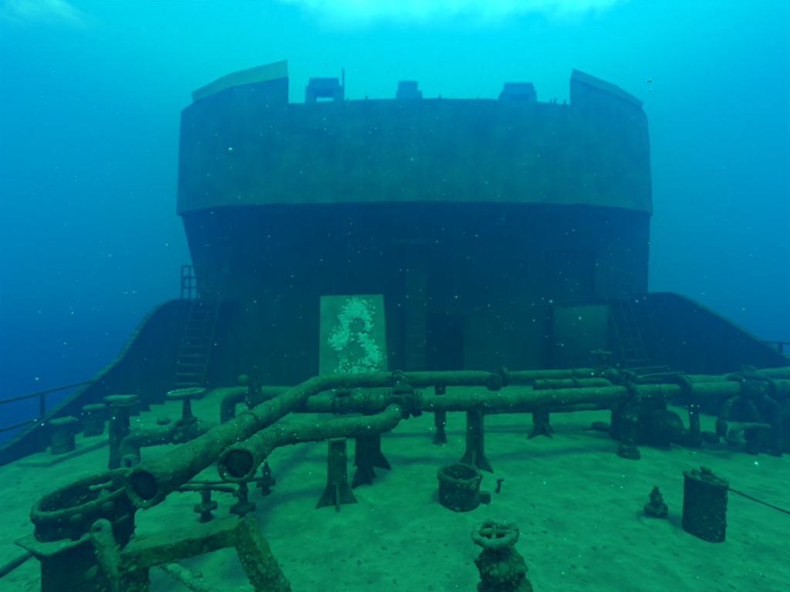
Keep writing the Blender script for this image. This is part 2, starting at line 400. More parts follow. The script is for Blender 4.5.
plate(-7.0, -3.0, 3.06, 6.2, -7.72); plate(-3.0, 1.0, 3.06, 6.2); plate(1.0, 5.4, 3.06, 6.2); plate(5.4, 7.2, 4.9, 6.2); plate(5.4, 7.2, 2.9, 6.2, y=YF+.28); plate(7.2, 9.1, 3.06, 6.2, x1t=9.22)
g = G(); g.box((1.77, 13.5, 2.95), (1.6, 3, .05)); g.box((1.77, 15, 1.4), (1.6, .05, 3)); g.box((.98, 13.5, 1.4), (.05, 3, 3)); g.box((2.56, 13.5, 1.4), (.05, 3, 3)); part('passage', g, 'hulldark', t, smooth=False)
g = G(); g.box((6.3, 14.6, 3.05), (1.9, .05, 6.3)); g.box((5.37, 13.3, 3.05), (.05, 2.6, 6.3)); g.box((7.23, 13.3, 3.05), (.05, 2.6, 6.3)); part('stair_recess', g, 'hulldark', t, smooth=False)
g = G()
for x in D1: g.box((x, YF-.02, 1.33), (.07, .1, 2.66))
g.box((1.77, YF-.02, 2.66), (1.58, .1, .07)); part('door_frame', g, 'hulldark', t, smooth=False)
g = G(); g.prism([(-7.0, 12), (-6.9, 12), (-6.9, 18), (-7.0, 18)], 0, 3.06, [(-7.0, 12), (-6.9, 12), (-6.9, 18), (-7.0, 18)]); part('side_wall', g, 'hulldark', t, smooth=False)
g = G(); g.prism([(-7.0, 12), (-6.9, 12), (-6.9, 18), (-7.0, 18)], 3.06, 6.2, [(-7.7, 12), (-7.6, 12), (-7.6, 18), (-7.7, 18)]); part('side_wall', g, 'hulldark', t, smooth=False)
g = G(); g.box((8.05, 15, 1.5), (.1, 6, 3.1)); part('side_wall', g, 'hulldark', t, smooth=False)
g = G(); g.box((9.08, 15, 4.6), (.1, 6, 3.1)); part('side_wall', g, 'hulldark', t, smooth=False)
# brackets under the overhang
for x in (-6.0, -4.4, -2.6, -1.2, 2.9, 4.6, 7.5, 8.6):
    yf = min(F, key=lambda p: abs(p[0]-x))[1]+.2
    g = G(); g.add([(x-.02, YF-.01, 6.2), (x-.02, yf, 6.2), (x-.02, yf, 6.0), (x-.02, YF-.01, 5.3), (x+.02, YF-.01, 6.2), (x+.02, yf, 6.2), (x+.02, yf, 6.0), (x+.02, YF-.01, 5.3)], [(0,1,2,3), (7,6,5,4), (0,4,5,1), (1,5,6,2), (2,6,7,3)])
    part('bracket', g, 'hulldark', t, smooth=False)
# central trunk with rungs, ledge on top
g = G(); g.box((.72, YF-.28, 2.4), (.72, .52, 4.9)); part('vent_trunk', g, 'hulldark', t, smooth=False)
g = G(); g.box((.52, YF-.4, 5.02), (1.3, .85, .14)); g.rough(.01); part('ledge', g, 'pipe', t, smooth=False)
for k in range(9):
    g = G(); g.tube([(.5, YF-.55, .5+.33*k), (.5, YF-.66, .5+.33*k), (.98, YF-.66, .5+.33*k), (.98, YF-.55, .5+.33*k)], .016, 6, .1, .03); part('rung', g, 'pipe', t)
# pale sponges and dangling fittings under the bridge
g = G()
rnd = random.Random(5)
for k in range(46):
    x = rnd.uniform(-7.2, 8.6); z = rnd.uniform(.8, 6.0)
    if 1 < x < 2.6 and z < 2.7 or 5.3 < x < 7.3 or (x < -6.7 and z < 3.3) or (x > 7.9 and z < 3.3): continue
    for _ in range(rnd.randint(2, 7)):
        g.blob((x+rnd.gauss(0, .09), YF-.01, z+rnd.gauss(0, .07)), (rnd.uniform(.02, .07), .03, rnd.uniform(.02, .06)), n=1)
o = part('sponge_growth', g.rough(.01), 'light', t); o['kind'] = 'stuff'
g = G(); g.box((-6.0, YF-.07, 4.55), (.22, .12, 1.1)); g.box((-6.1, YF-.09, 5.25), (.5, .16, .14)); part('cable_box', g, 'pipe', t, smooth=False)
g = G(); g.box((-5.3, YF-.09, 4.95), (.3, .14, .5)); part('junction_box', g, 'pipe', t, smooth=False)

# forward deckhouse standing clear of the overhang on the right
t = thing('vent_house', 'rounded greenish vent house lit from above at right foot of bridge', 'vent house', (7.0, 10.7, 0))
g = G(); g.prism([(6.3+.9*math.cos(a), 11.2+.62*math.sin(a)) for a in [i*math.pi/14 for i in range(28)]], -.02, 2.95); part('casing', g, 'hulldark', t)
g = G(); g.prism([(6.3+.95*math.cos(a), 11.2+.67*math.sin(a)) for a in [i*math.pi/14 for i in range(28)]], 2.95, 2.96); part('lid', g, 'hulldark', t, smooth=False)


# fittings on the monkey island, almost lost in the haze
def roof_frame(px, wd, Y, ztop, label, mast=False):
    x = (px-395)/330*Y; t = thing('roof_winch_stand', label, 'deck fitting', (x, Y, 10.5), 'fittings on the bridge roof')
    hgt = ztop-10.5
    for s in (-1, 1):
        g = G(); g.box((x+s*wd*.38, Y, 10.5+hgt*.45), (wd*.28, .6, hgt*.9), taper=.8); dense_big(g, .3); part('upright', g, 'hazed', t, smooth=False)
    g = G(); g.box((x, Y, ztop-.16), (wd*.82, .55, .32)); g.box((x, Y, 10.5+hgt*.25), (wd*.6, .5, hgt*.5)); dense_big(g, .3); part('head_beam', g, 'hazed', t, smooth=False)
    g = G(); g.tube([(x-wd*.38, Y-.1, ztop+.1), (x+wd*.38, Y-.1, ztop+.1)], .14, 12, .2); part('drum', g, 'hazed', t)
    if mast: g = G(); g.tube([(x+wd*.5, Y, 10.5), (x+wd*.5, Y, ztop+.7)], .05, 8, .3); part('aerial', g, 'hazed', t)
roof_frame(325, 1.55, 14.0, 12.35, 'faint dark frame with a gap and thin aerial on the left of bridge roof', True)
roof_frame(517, 1.5, 14.0, 12.15, 'faint dark frame on the right of the bridge roof beside the wing')
t = thing('mast', 'barely visible broad mast in the haze above the centre of the bridge', 'mast', (.65, 15.4, 10.5))
g = G(); g.box((.65, 15.4, 11.6), (1.0, .8, 2.2), taper=.9); part('mast_trunk', g, 'hazed', t, smooth=False)
g = G(); g.box((.65, 15.4, 12.7), (1.2, .7, .35)); g.box((.6, 15.4, 13.1), (.9, .6, .5)); dense_big(g, .3); part('mast_head', g, 'hazed', t, smooth=False)

# poop platforms either side
t = thing('side_platform', 'raised platform at the left foot of the bridge above the stairs', 'platform', (-6.5, 11.2, 0), 'platforms either side of the bridge')
g = G(); g.box((-6.3, 11.35, 3.02), (1.5, 1.08, .1)); part('platform_plate', g, 'hulldark', t, smooth=False)
g = G(); g.box((-6.3, 11.7, 1.5), (1.3, .3, 2.93)); part('bulkhead', g, 'hulldark', t, smooth=False)
t = thing('side_platform', 'raised platform at the right foot of the bridge by the bulwark', 'platform', (7.5, 11.2, 0), 'platforms either side of the bridge')
g = G(); g.box((7.6, 11.5, 3.12), (.85, .75, .1)); part('platform_plate', g, 'hulldark', t, smooth=False)
g = G(); g.box((7.62, 11.6, 1.5), (.8, .3, 3.12)); part('bulkhead', g, 'hulldark', t, smooth=False)

def rail(name, label, posts, levels, r=.022, mat='dark', grp='handrails on the ship'):
    """posts: (x, y, z of foot); levels: heights of the bars over the feet"""
    t = thing(name, label, 'railing', posts[0], grp); hi = max(levels)
    for x, y, z in posts:
        g = G(); g.tube([(x, y, z), (x, y, z+hi)], r, 8, .08); g.rough(.006, 12); part('post', g, mat, t)
    for lv in levels:
        g = G(); g.tube([(x, y, z+lv+.012) for x, y, z in posts], r*1.05, 8, .08, .02); g.rough(.008, 9); part('rail_bar', g, mat, t)
    return t
rail('platform_railing', 'dark handrail around the platform above the left stairs', [(-7.0, 10.85, 3.07), (-6.75, 10.85, 3.07), (-6.5, 10.85, 3.07), (-6.2, 10.85, 3.07), (-5.9, 10.85, 3.07)], [.35, .68, 1.05], .03)
rail('platform_railing', 'faint handrail on the platform right of the bridge', [(7.2, 11.15, 3.17), (7.5, 11.15, 3.17), (7.75, 11.15, 3.17), (8.0, 11.15, 3.17)], [.4, .8], .03)
# left guard rail: level top bar, posts rising out of the bulwark
t = thing('guard_rail', 'thin guard rail with two bars over the low left bulwark', 'railing', (-6.2, 5.7, .4), 'handrails on the ship')
for z in (1.0, .56):
    ye = 7.4 if z > .8 else 6.5
    g = G(); g.tube([(edge_x(LB, y)-.02, y, z) for y in (1.5, 3, 4.2, 5.08, 5.72, 6.4, ye)], .028, 8, .08, .02); g.rough(.01, 8); part('rail_bar', g, 'dark', t)
for y, zb in ((3.2, .2), (4.45, .2), (5.85, .4), (7.38, .95)):
    g = G(); g.tube([(edge_x(LB, y)-.02, y, zb), (edge_x(LB, y)-.02, y, 1.02)], .03, 8, .06); g.rough(.01, 12); part('post', g, 'dark', t)
t = thing('guard_rail', 'thin guard rail running out of frame over the right bulwark', 'railing', (8.0, 6.7, 1.4), 'handrails on the ship')
for z in (1.82, 1.5):
    g = G(); g.tube([(edge_x(RB, y)+.02, y, z+.02*math.sin(y)) for y in (2, 3.5, 5, 6, 6.7, 7.3)], .028, 8, .1, .02); g.rough(.01, 8); part('rail_bar', g, 'dark', t)
for y, zb in ((3.5, 1.1), (5.2, 1.15), (6.9, 1.5)):
    g = G(); g.tube([(edge_x(RB, y)+.02, y, zb), (edge_x(RB, y)+.02, y, 1.84)], .03, 8, .06); part('post', g, 'dark', t)

def stairs(label, xa, xb, y0, y1, z1, n, mt='pipe'):
    t = thing('inclined_ladder', label, 'ladder', ((xa+xb)/2, y0, 0), 'inclined deck ladders')
    for x in (xa, xb):
        g = G(); g.bar((x, y0, 0), (x, y1, z1), .05, .16); g.rough(.008, 8); part('stringer', g, 'dark', t)
    for k in range(n):
        f = (k+.6)/n; g = G(); g.box(((xa+xb)/2, y0+(y1-y0)*f-.02, z1*f), (xb-xa-.06, .20, .035)); part('tread', g, mt, t, smooth=False)
    for x in (xa-.04, xb+.04):
        g = G(); g.tube([(x, y0+.1, .15), (x, y0-.25, .95), (x, y1-.35, z1+.8)], .02, 8, .1, .15); part('handrail', g, 'dark', t)
stairs('inclined steel ladder rising from deck to the left bridge platform', -6.6, -5.75, 9.7, 10.85, 3.0, 11)
stairs('faint inclined ladder rising to the platform at the right bulwark', 7.0, 7.7, 9.6, 11.0, 3.1, 10, 'hulldark')

# ---------------------------------------------------------------- the standing panel
t = thing('standing_panel', 'tall tapered plate standing on deck with white coral patches', 'panel', (-.45, 6.5, 0))
Yp = 6.45
g = G(); b0 = at(318, 441, Yp).x; b1 = at(392, 441, Yp).x; t0 = at(320.5, 296, Yp).x; t1 = at(383, 296, Yp).x; zt = at(0, 296, Yp).z
nx_, nz_ = 26, 44
vs = []; fs = []
for j in range(nz_+1):
    for i in range(nx_+1):
        f = j/nz_; x0 = b0+(t0-b0)*f; x1 = b1+(t1-b1)*f; x = x0+(x1-x0)*i/nx_
        vs.append((x, Yp+.012*noise.noise(Vector((x*2, 0, f*5))), zt*f+(.03*(i/nx_) if j == nz_ else 0)))
for j in range(nz_):
    for i in range(nx_): a = j*(nx_+1)+i; fs.append((a, a+1, a+nx_+2, a+nx_+1))
g.add(vs, fs); part('face_plate', g, 'panel', t)
g = G(); rc = random.Random(9)
for px, py, sp, n_ in ((356, 306, 5, 90), (350, 314, 6, 110), (362, 310, 6, 90), (345, 322, 4, 50), (347, 330, 3, 25), (337, 339, 6, 80), (344, 337, 5, 80), (340, 347, 4, 30), (368, 327, 3, 40), (366, 318, 3, 30), (363, 338, 4, 60), (368, 345, 4, 60), (373, 352, 5, 90), (376, 359, 4, 60), (367, 362, 4, 40), (343, 362, 3, 15), (357, 371, 6, 50), (340, 375, 6, 30), (372, 372, 5, 30), (352, 380, 12, 40), (362, 425, 3, 14)):
    for _ in range(int(n_*1.9)):
        c = at(px+rc.gauss(0, sp*.72), py+rc.gauss(0, sp*.7), Yp)
        if b0+.03 < c.x < b1-.06 and c.z < zt-.03: g.blob((c.x, Yp-.012, c.z), (.008+.026*rc.random()**2, .012, .008+.024*rc.random()**2), n=1)
o = part('coral_patches', g.rough(.006, 30), 'coral', t); o['kind'] = 'stuff'
g = G(); g.add([(b0, Yp+.02, -.02), (b1, Yp+.02, -.02), (t1, Yp+.02, zt), (t0, Yp+.02, zt), (b0+.1, Yp+.42, -.02), (b1-.02, Yp+.42, -.02), (t1-.06, Yp+.3, zt-.03), (t0+.06, Yp+.3, zt-.03)], [(0,4,5,1), (1,5,6,2), (2,6,7,3), (3,7,4,0), (4,7,6,5)]); part('casing', g, 'panel', t, smooth=False)
# ---------------------------------------------------------------- pipework
def dense(g, n=2):
    for _ in range(n):
        bm = bmesh.new(); vv = [bm.verts.new(p) for p in g.v]
        for f in g.f:
            try: bm.faces.new([vv[i] for i in f])
            except ValueError: pass
        bmesh.ops.triangulate(bm, faces=[f for f in bm.faces if len(f.verts) > 4])
        bmesh.ops.subdivide_edges(bm, edges=[e for e in bm.edges if e.calc_length() > .018], cuts=1, use_grid_fill=True)
        bm.verts.index_update(); g.v = [v.co.copy() for v in bm.verts]; g.f = [tuple(v.index for v in f.verts) for f in bm.faces]; bm.free()
    return g
def flange(parent, o, axis, r, th, mat='dark', am=.016, name='flange', bolts=True):
    g = G(); g.lathe([(0, -th/2), (r*.9, -th/2), (r, -th*.3), (r, th*.3), (r*.9, th/2), (0, th/2)], o, axis, 28)
    g2 = G(); 
    g.rough(am, 12); p = part(name, g, mat, parent)
    if th > .065 and not bolts: return p
    z = Vector(axis).normalized(); x = z.orthogonal().normalized(); y = z.cross(x)
    for k in range(8):
        a = k*math.pi/4+.2; c = Vector(o)+(x*math.cos(a)+y*math.sin(a))*r*.84
        g = G(); g.lathe([(0, -th*.8), (r*.09, -th*.75), (r*.09, th*.75), (0, th*.8)], c, axis, 6); g.rough(.005, 30)
        sub('bolt', g, mat, p)
    return p
def pipe(name, label, pts, r, mat='pipe', bend=.3, bore=None, seg=32, step=.025, am=.014, grow=420, group=None, flanges=(), sd=1, size=(.005, .018), cat='pipe', gmat='growth'):
    t = thing(name, label, cat, (pts[0][0], pts[0][1], 0), group)
    g = G(); g.tube(pts, r, seg, step, bend, bore); g.rough(am*.8, 4, am*.8, 17).rough(am*.3, 40, am*.15, 80); part('pipe_run', g, mat, t)
    for o, ax, fr, th in flanges: flange(t, o, ax, fr, th)
    if grow: growth(t, [g], grow, size, gmat, sd); growth(t, [g], grow*.10, (.003, .010), 'coral', sd+200)
    return t
PR = .128
ZP = 1.08
A0 = at(143, 487, 2.32); A1 = Vector((-1.30, 5.95, 1.19)); A2 = Vector((1.70, 6.3, 1.19))
A0b = A0 + (A1-A0).normalized()*.02
pipe('cargo_pipe', 'leftmost large open-ended pipe reaching back and turning right before the panel', [A0, A1, A2, A2+Vector((.08, -.35, -.02))], .135, bend=.42, bore=.118, flanges=[(A0.lerp(A1, .35), A1-A0, .155, .035), (Vector((.05, 6.09, 1.19)), (1, .13, 0), .17, .06), (A2+Vector((.08, -.36, -.02)), (.1, -1, 0), .16, .06)], group='large cargo pipes crossing the deck', sd=2)
B0 = at(238, 464, 2.45); B1 = at(272, 436, 3.85); B2 = at(392, 423, 4.2); B3 = B2+Vector((.04, .70, .10))
pipe('cargo_pipe', 'shorter open-ended pipe bending right over the trestle beside the leftmost pipe', [B0, B1, B2, B3], .118, bend=.32, bore=.108, flanges=[(B3+Vector((0, -.33, 0)), (0, 1, 0), .175, .07)], group='large cargo pipes crossing the deck', sd=3)
for o_, q_, nm, rr_ in ((A0, A1, 'cargo_pipe', .128), (B0, B1, 'cargo_pipe.001', .118)):
    ax_ = (q_-o_).normalized(); t = bpy.data.objects[nm]
    g = G(); g.lathe([(rr_*.90, .09), (rr_*.92, -.005), (rr_*1.02, -.014), (rr_*1.17, .0), (rr_*1.24, .03), (rr_*1.2, .06), (rr_*1.02, .1)], o_, ax_, 44); g = dense(g, 1).rough(.012, 13, .009, 36); part('end_collar', g, 'pipe', t); growth(t, [g], 1500, (.004, .013), 'growth', 70)
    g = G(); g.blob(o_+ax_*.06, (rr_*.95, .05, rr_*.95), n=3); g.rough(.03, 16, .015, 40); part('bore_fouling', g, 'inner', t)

# long main pipe left to right
D = [Vector((-1.55, 5.05, .98)), Vector((.1, 4.98, 1.02)), Vector((1.2, 4.92, 1.04)), Vector((3.9, 5.5, 1.07)), Vector((5.0, 5.6, 1.08)), Vector((6.2, 5.55, 1.15)), Vector((8.0, 5.5, 1.2))]
pipe('main_pipe', 'long main pipe running across the deck through valves to the right edge', D, .125, bend=.4, flanges=[(Vector((-.42, 5.0, 1.01)), (1, 0, 0), .17, .07), (Vector((-.12, 5.0, 1.01)), (1, 0, 0), .19, .06), (Vector((.36, 4.97, 1.02)), (1, 0, 0), .19, .06), (at(680, 387, 5.55), (1, 0, 0), .20, .07), (at(737, 388, 5.58), (1, 0, 0), .2, .08), (at(550, 397, 5.25), (1, .2, 0), .135, .05)], group='large cargo pipes crossing the deck', sd=4, grow=220)
pipe('main_pipe', 'thick pipe sleeve piece lying against the main pipe near the right cluster', [at(684, 384, 5.75), at(738, 385, 5.85)], .16, flanges=[], group='large cargo pipes crossing the deck', sd=14, grow=200)
pipe('branch_pipe', 'upper of the two pipes leaving frame on the right', [at(724, 380, 6.2), at(760, 376, 6.1), at(880, 366, 5.7)], .115, group='large cargo pipes crossing the deck', sd=5, grow=150)
# rear row
E0 = Vector((2.0, 6.7, 1.2))
pipe('rear_pipe', 'rear pipe behind the main pipe right of the panel with an elbow', [at(503, 377, 6.7), at(560, 375, 6.75), at(612, 373, 6.8), at(618, 378, 6.4), at(640, 381, 6.35)], .105, bend=.2, flanges=[(at(504, 377, 6.68), (1, 0, 0), .2, .09), (at(573, 375, 6.75), (1, 0, 0), .14, .07), (at(598, 374, 6.78), (1, 0, 0), .15, .07)], group='large cargo pipes crossing the deck', sd=6, grow=150)
pipe('rear_pipe', 'lower rear pipe lying close above the deck behind the main pipe', [at(478, 410, 6.6), at(560, 408, 6.7), at(660, 402, 7.0)], .085, am=.02, group='large cargo pipes crossing the deck', sd=7, grow=150)
pipe('rear_pipe', 'short rear stub pipe under the rear pipe with a flanged end', [at(535, 385, 6.3), at(604, 383, 6.3), at(612, 390, 6.2), at(614, 410, 6.2)], .095, bend=.2, flanges=[(at(545, 385, 6.3), (1, 0, 0), .13, .06), (at(573, 384, 6.3), (1, 0, 0), .135, .06)], group='large cargo pipes crossing the deck', sd=8, grow=150)

# ---------------------------------------------------------------- supports
def trestle(label, x, y, ztop, wd=.2, foot=.5, yaw=0, seed=1, mat='dark', dep=.16):
    t = thing('pipe_support', label, 'support', (x, y, 0), 'steel supports under the pipes')
    q = Matrix.Rotation(yaw, 3, 'Z'); o = Vector((x, y, 0))
    def tr(g): g.v = [o+q @ p for p in g.v]; return g
    def slab(pts, y0, y1):                # outline in x, z given thickness in y, subdivided
        g = G(); n = len(pts); vs = [(a, y0, b) for a, b in pts]+[(a, y1, b) for a, b in pts]
        g.add(vs, [tuple(range(n)), tuple(range(2*n-1, n-1, -1))]+[(i, n+i, n+(i+1) % n, (i+1) % n) for i in range(n)]); return g
    g = slab([(-wd/2, .30), (wd/2, .30), (wd/2*.9, ztop), (-wd/2*.9, ztop)], -.02, .02); part('web', tr(dense(g).rough(.007, 10)), mat, t, smooth=False)
    for s in (-1, 1):
        g = G(); g.bar((s*wd/2, 0, .30), (s*wd/2*.9, 0, ztop), .035, dep, (0, 1, 0)); part('upright', tr(g.rough(.008, 14)), mat, t)
    g = slab([(-foot/2, 0.0), (foot/2, 0.0), (foot/2, .05), (wd/2+.015, .32), (-wd/2-.015, .32), (-foot/2, .05)], -.03, .03); part('gusset', tr(dense(g).rough(.007, 10)), mat, t, smooth=False)
    g = G(); g.add([(-.02, -foot*.42, 0), (.02, -foot*.42, 0), (.02, foot*.42, 0), (-.02, foot*.42, 0), (-.02, .03, .34), (.02, .03, .34), (.02, -.03, .34), (-.02, -.03, .34)], [(0,3,4,7), (1,6,5,2), (0,7,6,1), (3,2,5,4)]); part('gusset', tr(dense(g)), mat, t, smooth=False)
    g = G(); g.box((0, 0, .004), (foot*.98, foot*.6, .022)); part('base_plate', tr(dense(g).rough(.006, 9)), mat, t, smooth=False)
    g = G(); g.box((0, 0, ztop+.012), (wd*1.05, dep*1.05, .02)); part('saddle', tr(g), mat, t, smooth=False)
    gg = G(); gg.box((0, 0, .6), (wd, dep*.9, ztop-.3)); gg = tr(dense(gg)); growth(t, [gg], 160, (.006, .02), 'growth', seed)
trestle('nearest pipe support, a flared steel post under the shorter left pipe', -.69, 3.94, .835, .19, .5, .25, 21, 'pipe')
trestle('dark pipe support right behind the nearest one', -.35, 5.0, .86, .2, .6, -.2, 22)
trestle('low broad pipe support in the shade behind the nearest two', -.42, 4.5, .80, .16, .45, .9, 23)
trestle('flared pipe support standing behind the small open ring', 1.2, 4.94, .91, .2, .55, -.5, 24, 'pipe')
trestle('rear pipe support left of the open ring far back', .85, 6.2, 1.05, .10, .34, .9, 25)
trestle('rear pipe support under the stub pipe right of centre', 2.85, 6.45, .95, .26, .75, .5, 27)

# ---------------------------------------------------------------- valves
def valve(label, c, axis, rb, zs, rw, wheel='round', seed=1, yoke=True, mat='dark', wmat='light', foot=None, squat=1, tilt=(0, 0)):
    """body at c on its pipe, bonnet and stem up to height zs, handwheel radius rw"""
    c = Vector(c); t = thing('gate_valve', label, 'valve', (c.x, c.y, 0), 'valves on the deck pipework')
    ax = Vector(axis).normalized(); up = Vector((tilt[0], tilt[1], 1)).normalized()
    g = G(); g.blob(c, (rb*1.15, rb*1.15, rb*1.25), n=3); g.rough(.035, 8, .02, 24); part('body', g, mat, t); gs = [g]
    for s in (-1, 1): flange(t, c+ax*s*rb*1.05, ax, rb*1.25, .05, mat)
    b = c+up*rb*1.1
    g = G(); g.lathe([(rb*.55, -.04), (rb*.85, 0), (rb*.85, .05), (rb*.5, .07), (rb*.42, .16), (rb*.3, .2)], b, up, 20); g.rough(.014, 12); part('bonnet', g, mat, t); gs.append(g)
    top = c+up*(zs-c.z)
    if yoke:
        x = up.cross(ax).normalized() if abs(ax.z) < .9 else Vector((1, 0, 0))
        for s in (-1, 1):
            g = G(); g.tube([b+x*s*rb*.5+up*.03, b+x*s*rb*.55+up*.2, top-up*.04+x*s*.03], .022, 8, .03, .06); g.rough(.01, 14); part('yoke_arm', g, mat, t)
    g = G(); g.tube([b, top+up*.05], lambda q: .026+.02*math.sin(q*9)**2*.4, 10, .03); g.rough(.012, 14); part('stem', g, mat, t); gs.append(g)
    if rw:
        h = thing_wheel(t, top, up, rw, wmat, seed)
    growth(t, gs, 600, (.008, .026), 'growth', seed)
    if wmat and rw: pass
    return t
def thing_wheel(t, o, up, rw, wmat, seed, spokes=5, rim=.02):
    g = G(); g.torus(o, up, rw, rim, 36, 8); g.rough(.012, 14, .008, 40); r_ = part('handwheel', g, wmat, t)
    x = up.orthogonal().normalized(); y = up.cross(x)
    for k in range(spokes):
        a = k*2*math.pi/spokes+seed; g2 = G(); g2.bar(o, o+(x*math.cos(a)+y*math.sin(a))*rw, .028, .018, up); g2.rough(.006, 20); sub('spoke', g2, wmat, r_)
    g3 = G(); g3.lathe([(0, -.025), (.05, -.02), (.05, .03), (.025, .05), (0, .05)], o, up, 12); g3.rough(.006, 20); sub('hub', g3, wmat, r_)
    growth(t, [g], 450, (.005, .014), 'coral' if seed == 31 else 'growth', seed+50)
# left low pipe with its valve
V1 = at(188, 432, 5.1)
pipe('low_pipe', 'low pipe on the deck between the left post and the wheeled valve', [at(128, 460, 4.9), at(130, 440, 5.0), V1, at(214, 428, 5.15), at(222, 450, 5.15)], .125, bend=.2, group='low pipes left of the cargo pipes', sd=9)
valve('valve with pale crusted handwheel left of the leftmost pipe', V1, (1, .1, 0), .14, at(0, 392, 5.1).z, .23, seed=31, tilt=(-.04, 0))
V2 = at(125, 455, 4.95)
valve('tall stemmed valve beside the square post at the left', V2+Vector((0, 0, -.1)), (0, 1, 0), .11, at(0, 404, 4.95).z, .16, seed=32, wmat='dark')
t = thing('deck_post', 'flat pale square post with a cap plate beside the tall left valve', 'post', at(117, 468, 5.1)*1)
bx = at(117, 0, 5.12).x
g = G(); g.box((bx, 5.12, .52), (.15, .11, 1.06)); dense(g).rough(.008, 8); part('post_column', g, 'pipe', t)
g = G(); g.box((bx+.06, 5.12, 1.07), (.38, .2, .05)); dense(g).rough(.012, 8); part('cap_plate', g, 'light', t)
# inline valves of the centre
valve('crusted valve in the shade before the tall panel', (-.78, 5.03, 1.01), (1, 0, 0), .13, 1.28, 0, seed=33, yoke=False)
t = valve('big crusted valve with arched ring joining the pipes right of the panel', (.12, 4.98, 1.02), (1, 0, 0), .17, 1.36, 0, seed=34, yoke=False)
g = G(); c = at(399, 379, 5.1); g.torus(c, (.5, 1, .2), .12, .022, 26, 8); g.rough(.014, 10); part('lifting_ring', g, 'pipe', t)
# support and stub valve on main pipe
x3 = at(628, 0, 5.42).x; t = thing('pipe_stanchion', 'dark crusted stanchion clamped round the main pipe with a bent stub on top', 'support', (x3, 5.42, 0), 'steel supports under the pipes')
g = G(); g.lathe([(.20, 0), (.17, .06), (.085, .26), (.08, .62), (.12, .66), (.12, .74), (.085, .78), (.08, .98)], (x3, 5.42, 0), (0, 0, 1), 20); g.rough(.02, 9); part('pillar', g, 'dark', t); gs = [g]
g = G(); g.torus((x3, 5.42, 1.07), (1, .2, 0), .155, .045, 28, 10); g.rough(.02, 9); part('clamp', g, 'dark', t); gs.append(g)
g = G(); g.tube([(x3, 5.42, 1.2), (x3+.01, 5.42, 1.42), (x3-.14, 5.42, 1.44)], .03, 10, .03, .05); g.rough(.012, 14); part('stub', g, 'dark', t); gs.append(g); growth(t, gs, 500, (.01, .03), 'growth', 41)
# wheeled valve right rear
valve('far valve with small flat handwheel behind the right end of rear pipe', at(601, 376, 6.8), (1, 0, 0), .15, at(0, 353, 6.8).z, .17, seed=35, wmat='pipe')
# loose bars
for k, (a, b, y0, y1, Y, lab) in enumerate(((610, 668, 373, 367, 6.9, 'uppermost of three thin bars lying behind the main pipe'), (626, 684, 379, 373, 6.5, 'middle of three thin bars lying behind the main pipe, reaching farthest right'), (618, 662, 384, 380, 6.3, 'lowest of three thin bars lying behind the main pipe'))):
    g = G(); g.tube([at(a, y0, Y), at((a+b)/2, (y0+y1)/2-1, Y), at(b, y1, Y)], .032, 10, .05, .1); g.rough(.012, 8)
    tag(mesh_obj('loose_bar', g, 'dark', origin=at(a, y0, Y)), lab, 'bar', 'thin bars behind the main pipe')
# dark pump block behind stanchion
t = thing('deck_pump', 'dark pump block tucked beneath the main pipe right of the stanchion', 'pump', (4.55, 6.0, 0))
g = G(); g.box((4.5, 6.1, .55), (.75, .5, .95), taper=.85); dense(g, 4).rough(.018, 6); part('casing', g, 'dark', t); gs = [g]
g = G(); g.lathe([(.26, 0), (.28, .12), (.24, .2), (.14, .22), (.12, .34), (.05, .36), (0, .36)], (4.7, 5.84, .45), (0, -1, 0), 20); g.rough(.02, 9); part('pump_head', g, 'dark', t); gs.append(g)
g = G(); g.lathe([(0, 0), (.14, 0), (.15, .25), (.1, .34), (0, .36)], (4.3, 6.1, 1.0), (0, 0, 1), 16); g.rough(.02, 9); part('motor_cap', g, 'dark', t); growth(t, gs, 300, (.006, .022), 'growth', 42)
g = G()
g.tube([at(684, 392, 5.75), at(693, 404, 5.7), at(696, 440, 5.75)], .065, 12, .04, .15); g.rough(.012, 9)
t = thing('bent_strut', 'bent pale strut hanging from the main pipe to the rubble on its right', 'strut', at(696, 452, 5.75)); part('strut_bar', g, 'pipe', t); growth(t, [g], 300, (.008, .025), 'growth', 43)
# right cluster
V3 = at(748, 390, 5.6)
valve('large crusted valve on the main pipe near the right frame edge', V3, (1, 0, 0), .2, 1.34, 0, seed=36, yoke=False)
pipe('drain_pipe', 'thin drain pipe bending down from the right valve to a nozzle', [at(740, 397, 5.5), at(728, 402, 5.5), at(722, 418, 5.5), at(721, 432, 5.5)], .045, bend=.1, sd=44, group='thin drain pipes at the right cluster', seg=14, size=(.006, .02))
g = G(); c = at(721, 428, 5.5); g.lathe([(0, -.14), (.055, -.13), (.08, .05), (.05, .13), (0, .15)], c, (0, 0, 1), 14); g.rough(.014, 12)
pipe('drain_pipe', 'thin elbow pipe standing on deck left of the right pump mass', [at(732, 446, 5.4), at(733, 430, 5.4), at(748, 425, 5.4), at(768, 427, 5.4)], .05, bend=.12, sd=45, group='thin drain pipes at the right cluster', seg=14, flanges=[(at(732, 440, 5.4), (0, 0, 1), .1, .05)], size=(.006, .02))
t = bpy.data.objects['drain_pipe']; o = part('nozzle', g, 'dark', t)
t = thing('pump_mass', 'dark tangle of narrow valve bodies and bends at the right frame edge', 'pump', (6.3, 5.6, 0)); gs = []
def tb(nm, pts, r_, b=.1):
    g = G(); g.tube(pts, r_, 16, .025, b); g.rough(.014, 9, .008, 30); part(nm, g, 'dark', t); gs.append(g)
tb('bend', [at(745, 400, 5.5), at(752, 412, 5.45), at(757, 432, 5.45), at(752, 452, 5.5)], .075)
tb('bend', [at(762, 398, 5.4), at(775, 405, 5.4), at(776, 440, 5.4), at(776, 458, 5.4)], .065)
tb('bend', [at(752, 425, 5.7), at(775, 418, 5.7), at(800, 424, 5.6), at(830, 422, 5.5)], .08)
tb('spindle', [at(783, 456, 5.6), at(783, 392, 5.6)], .1)
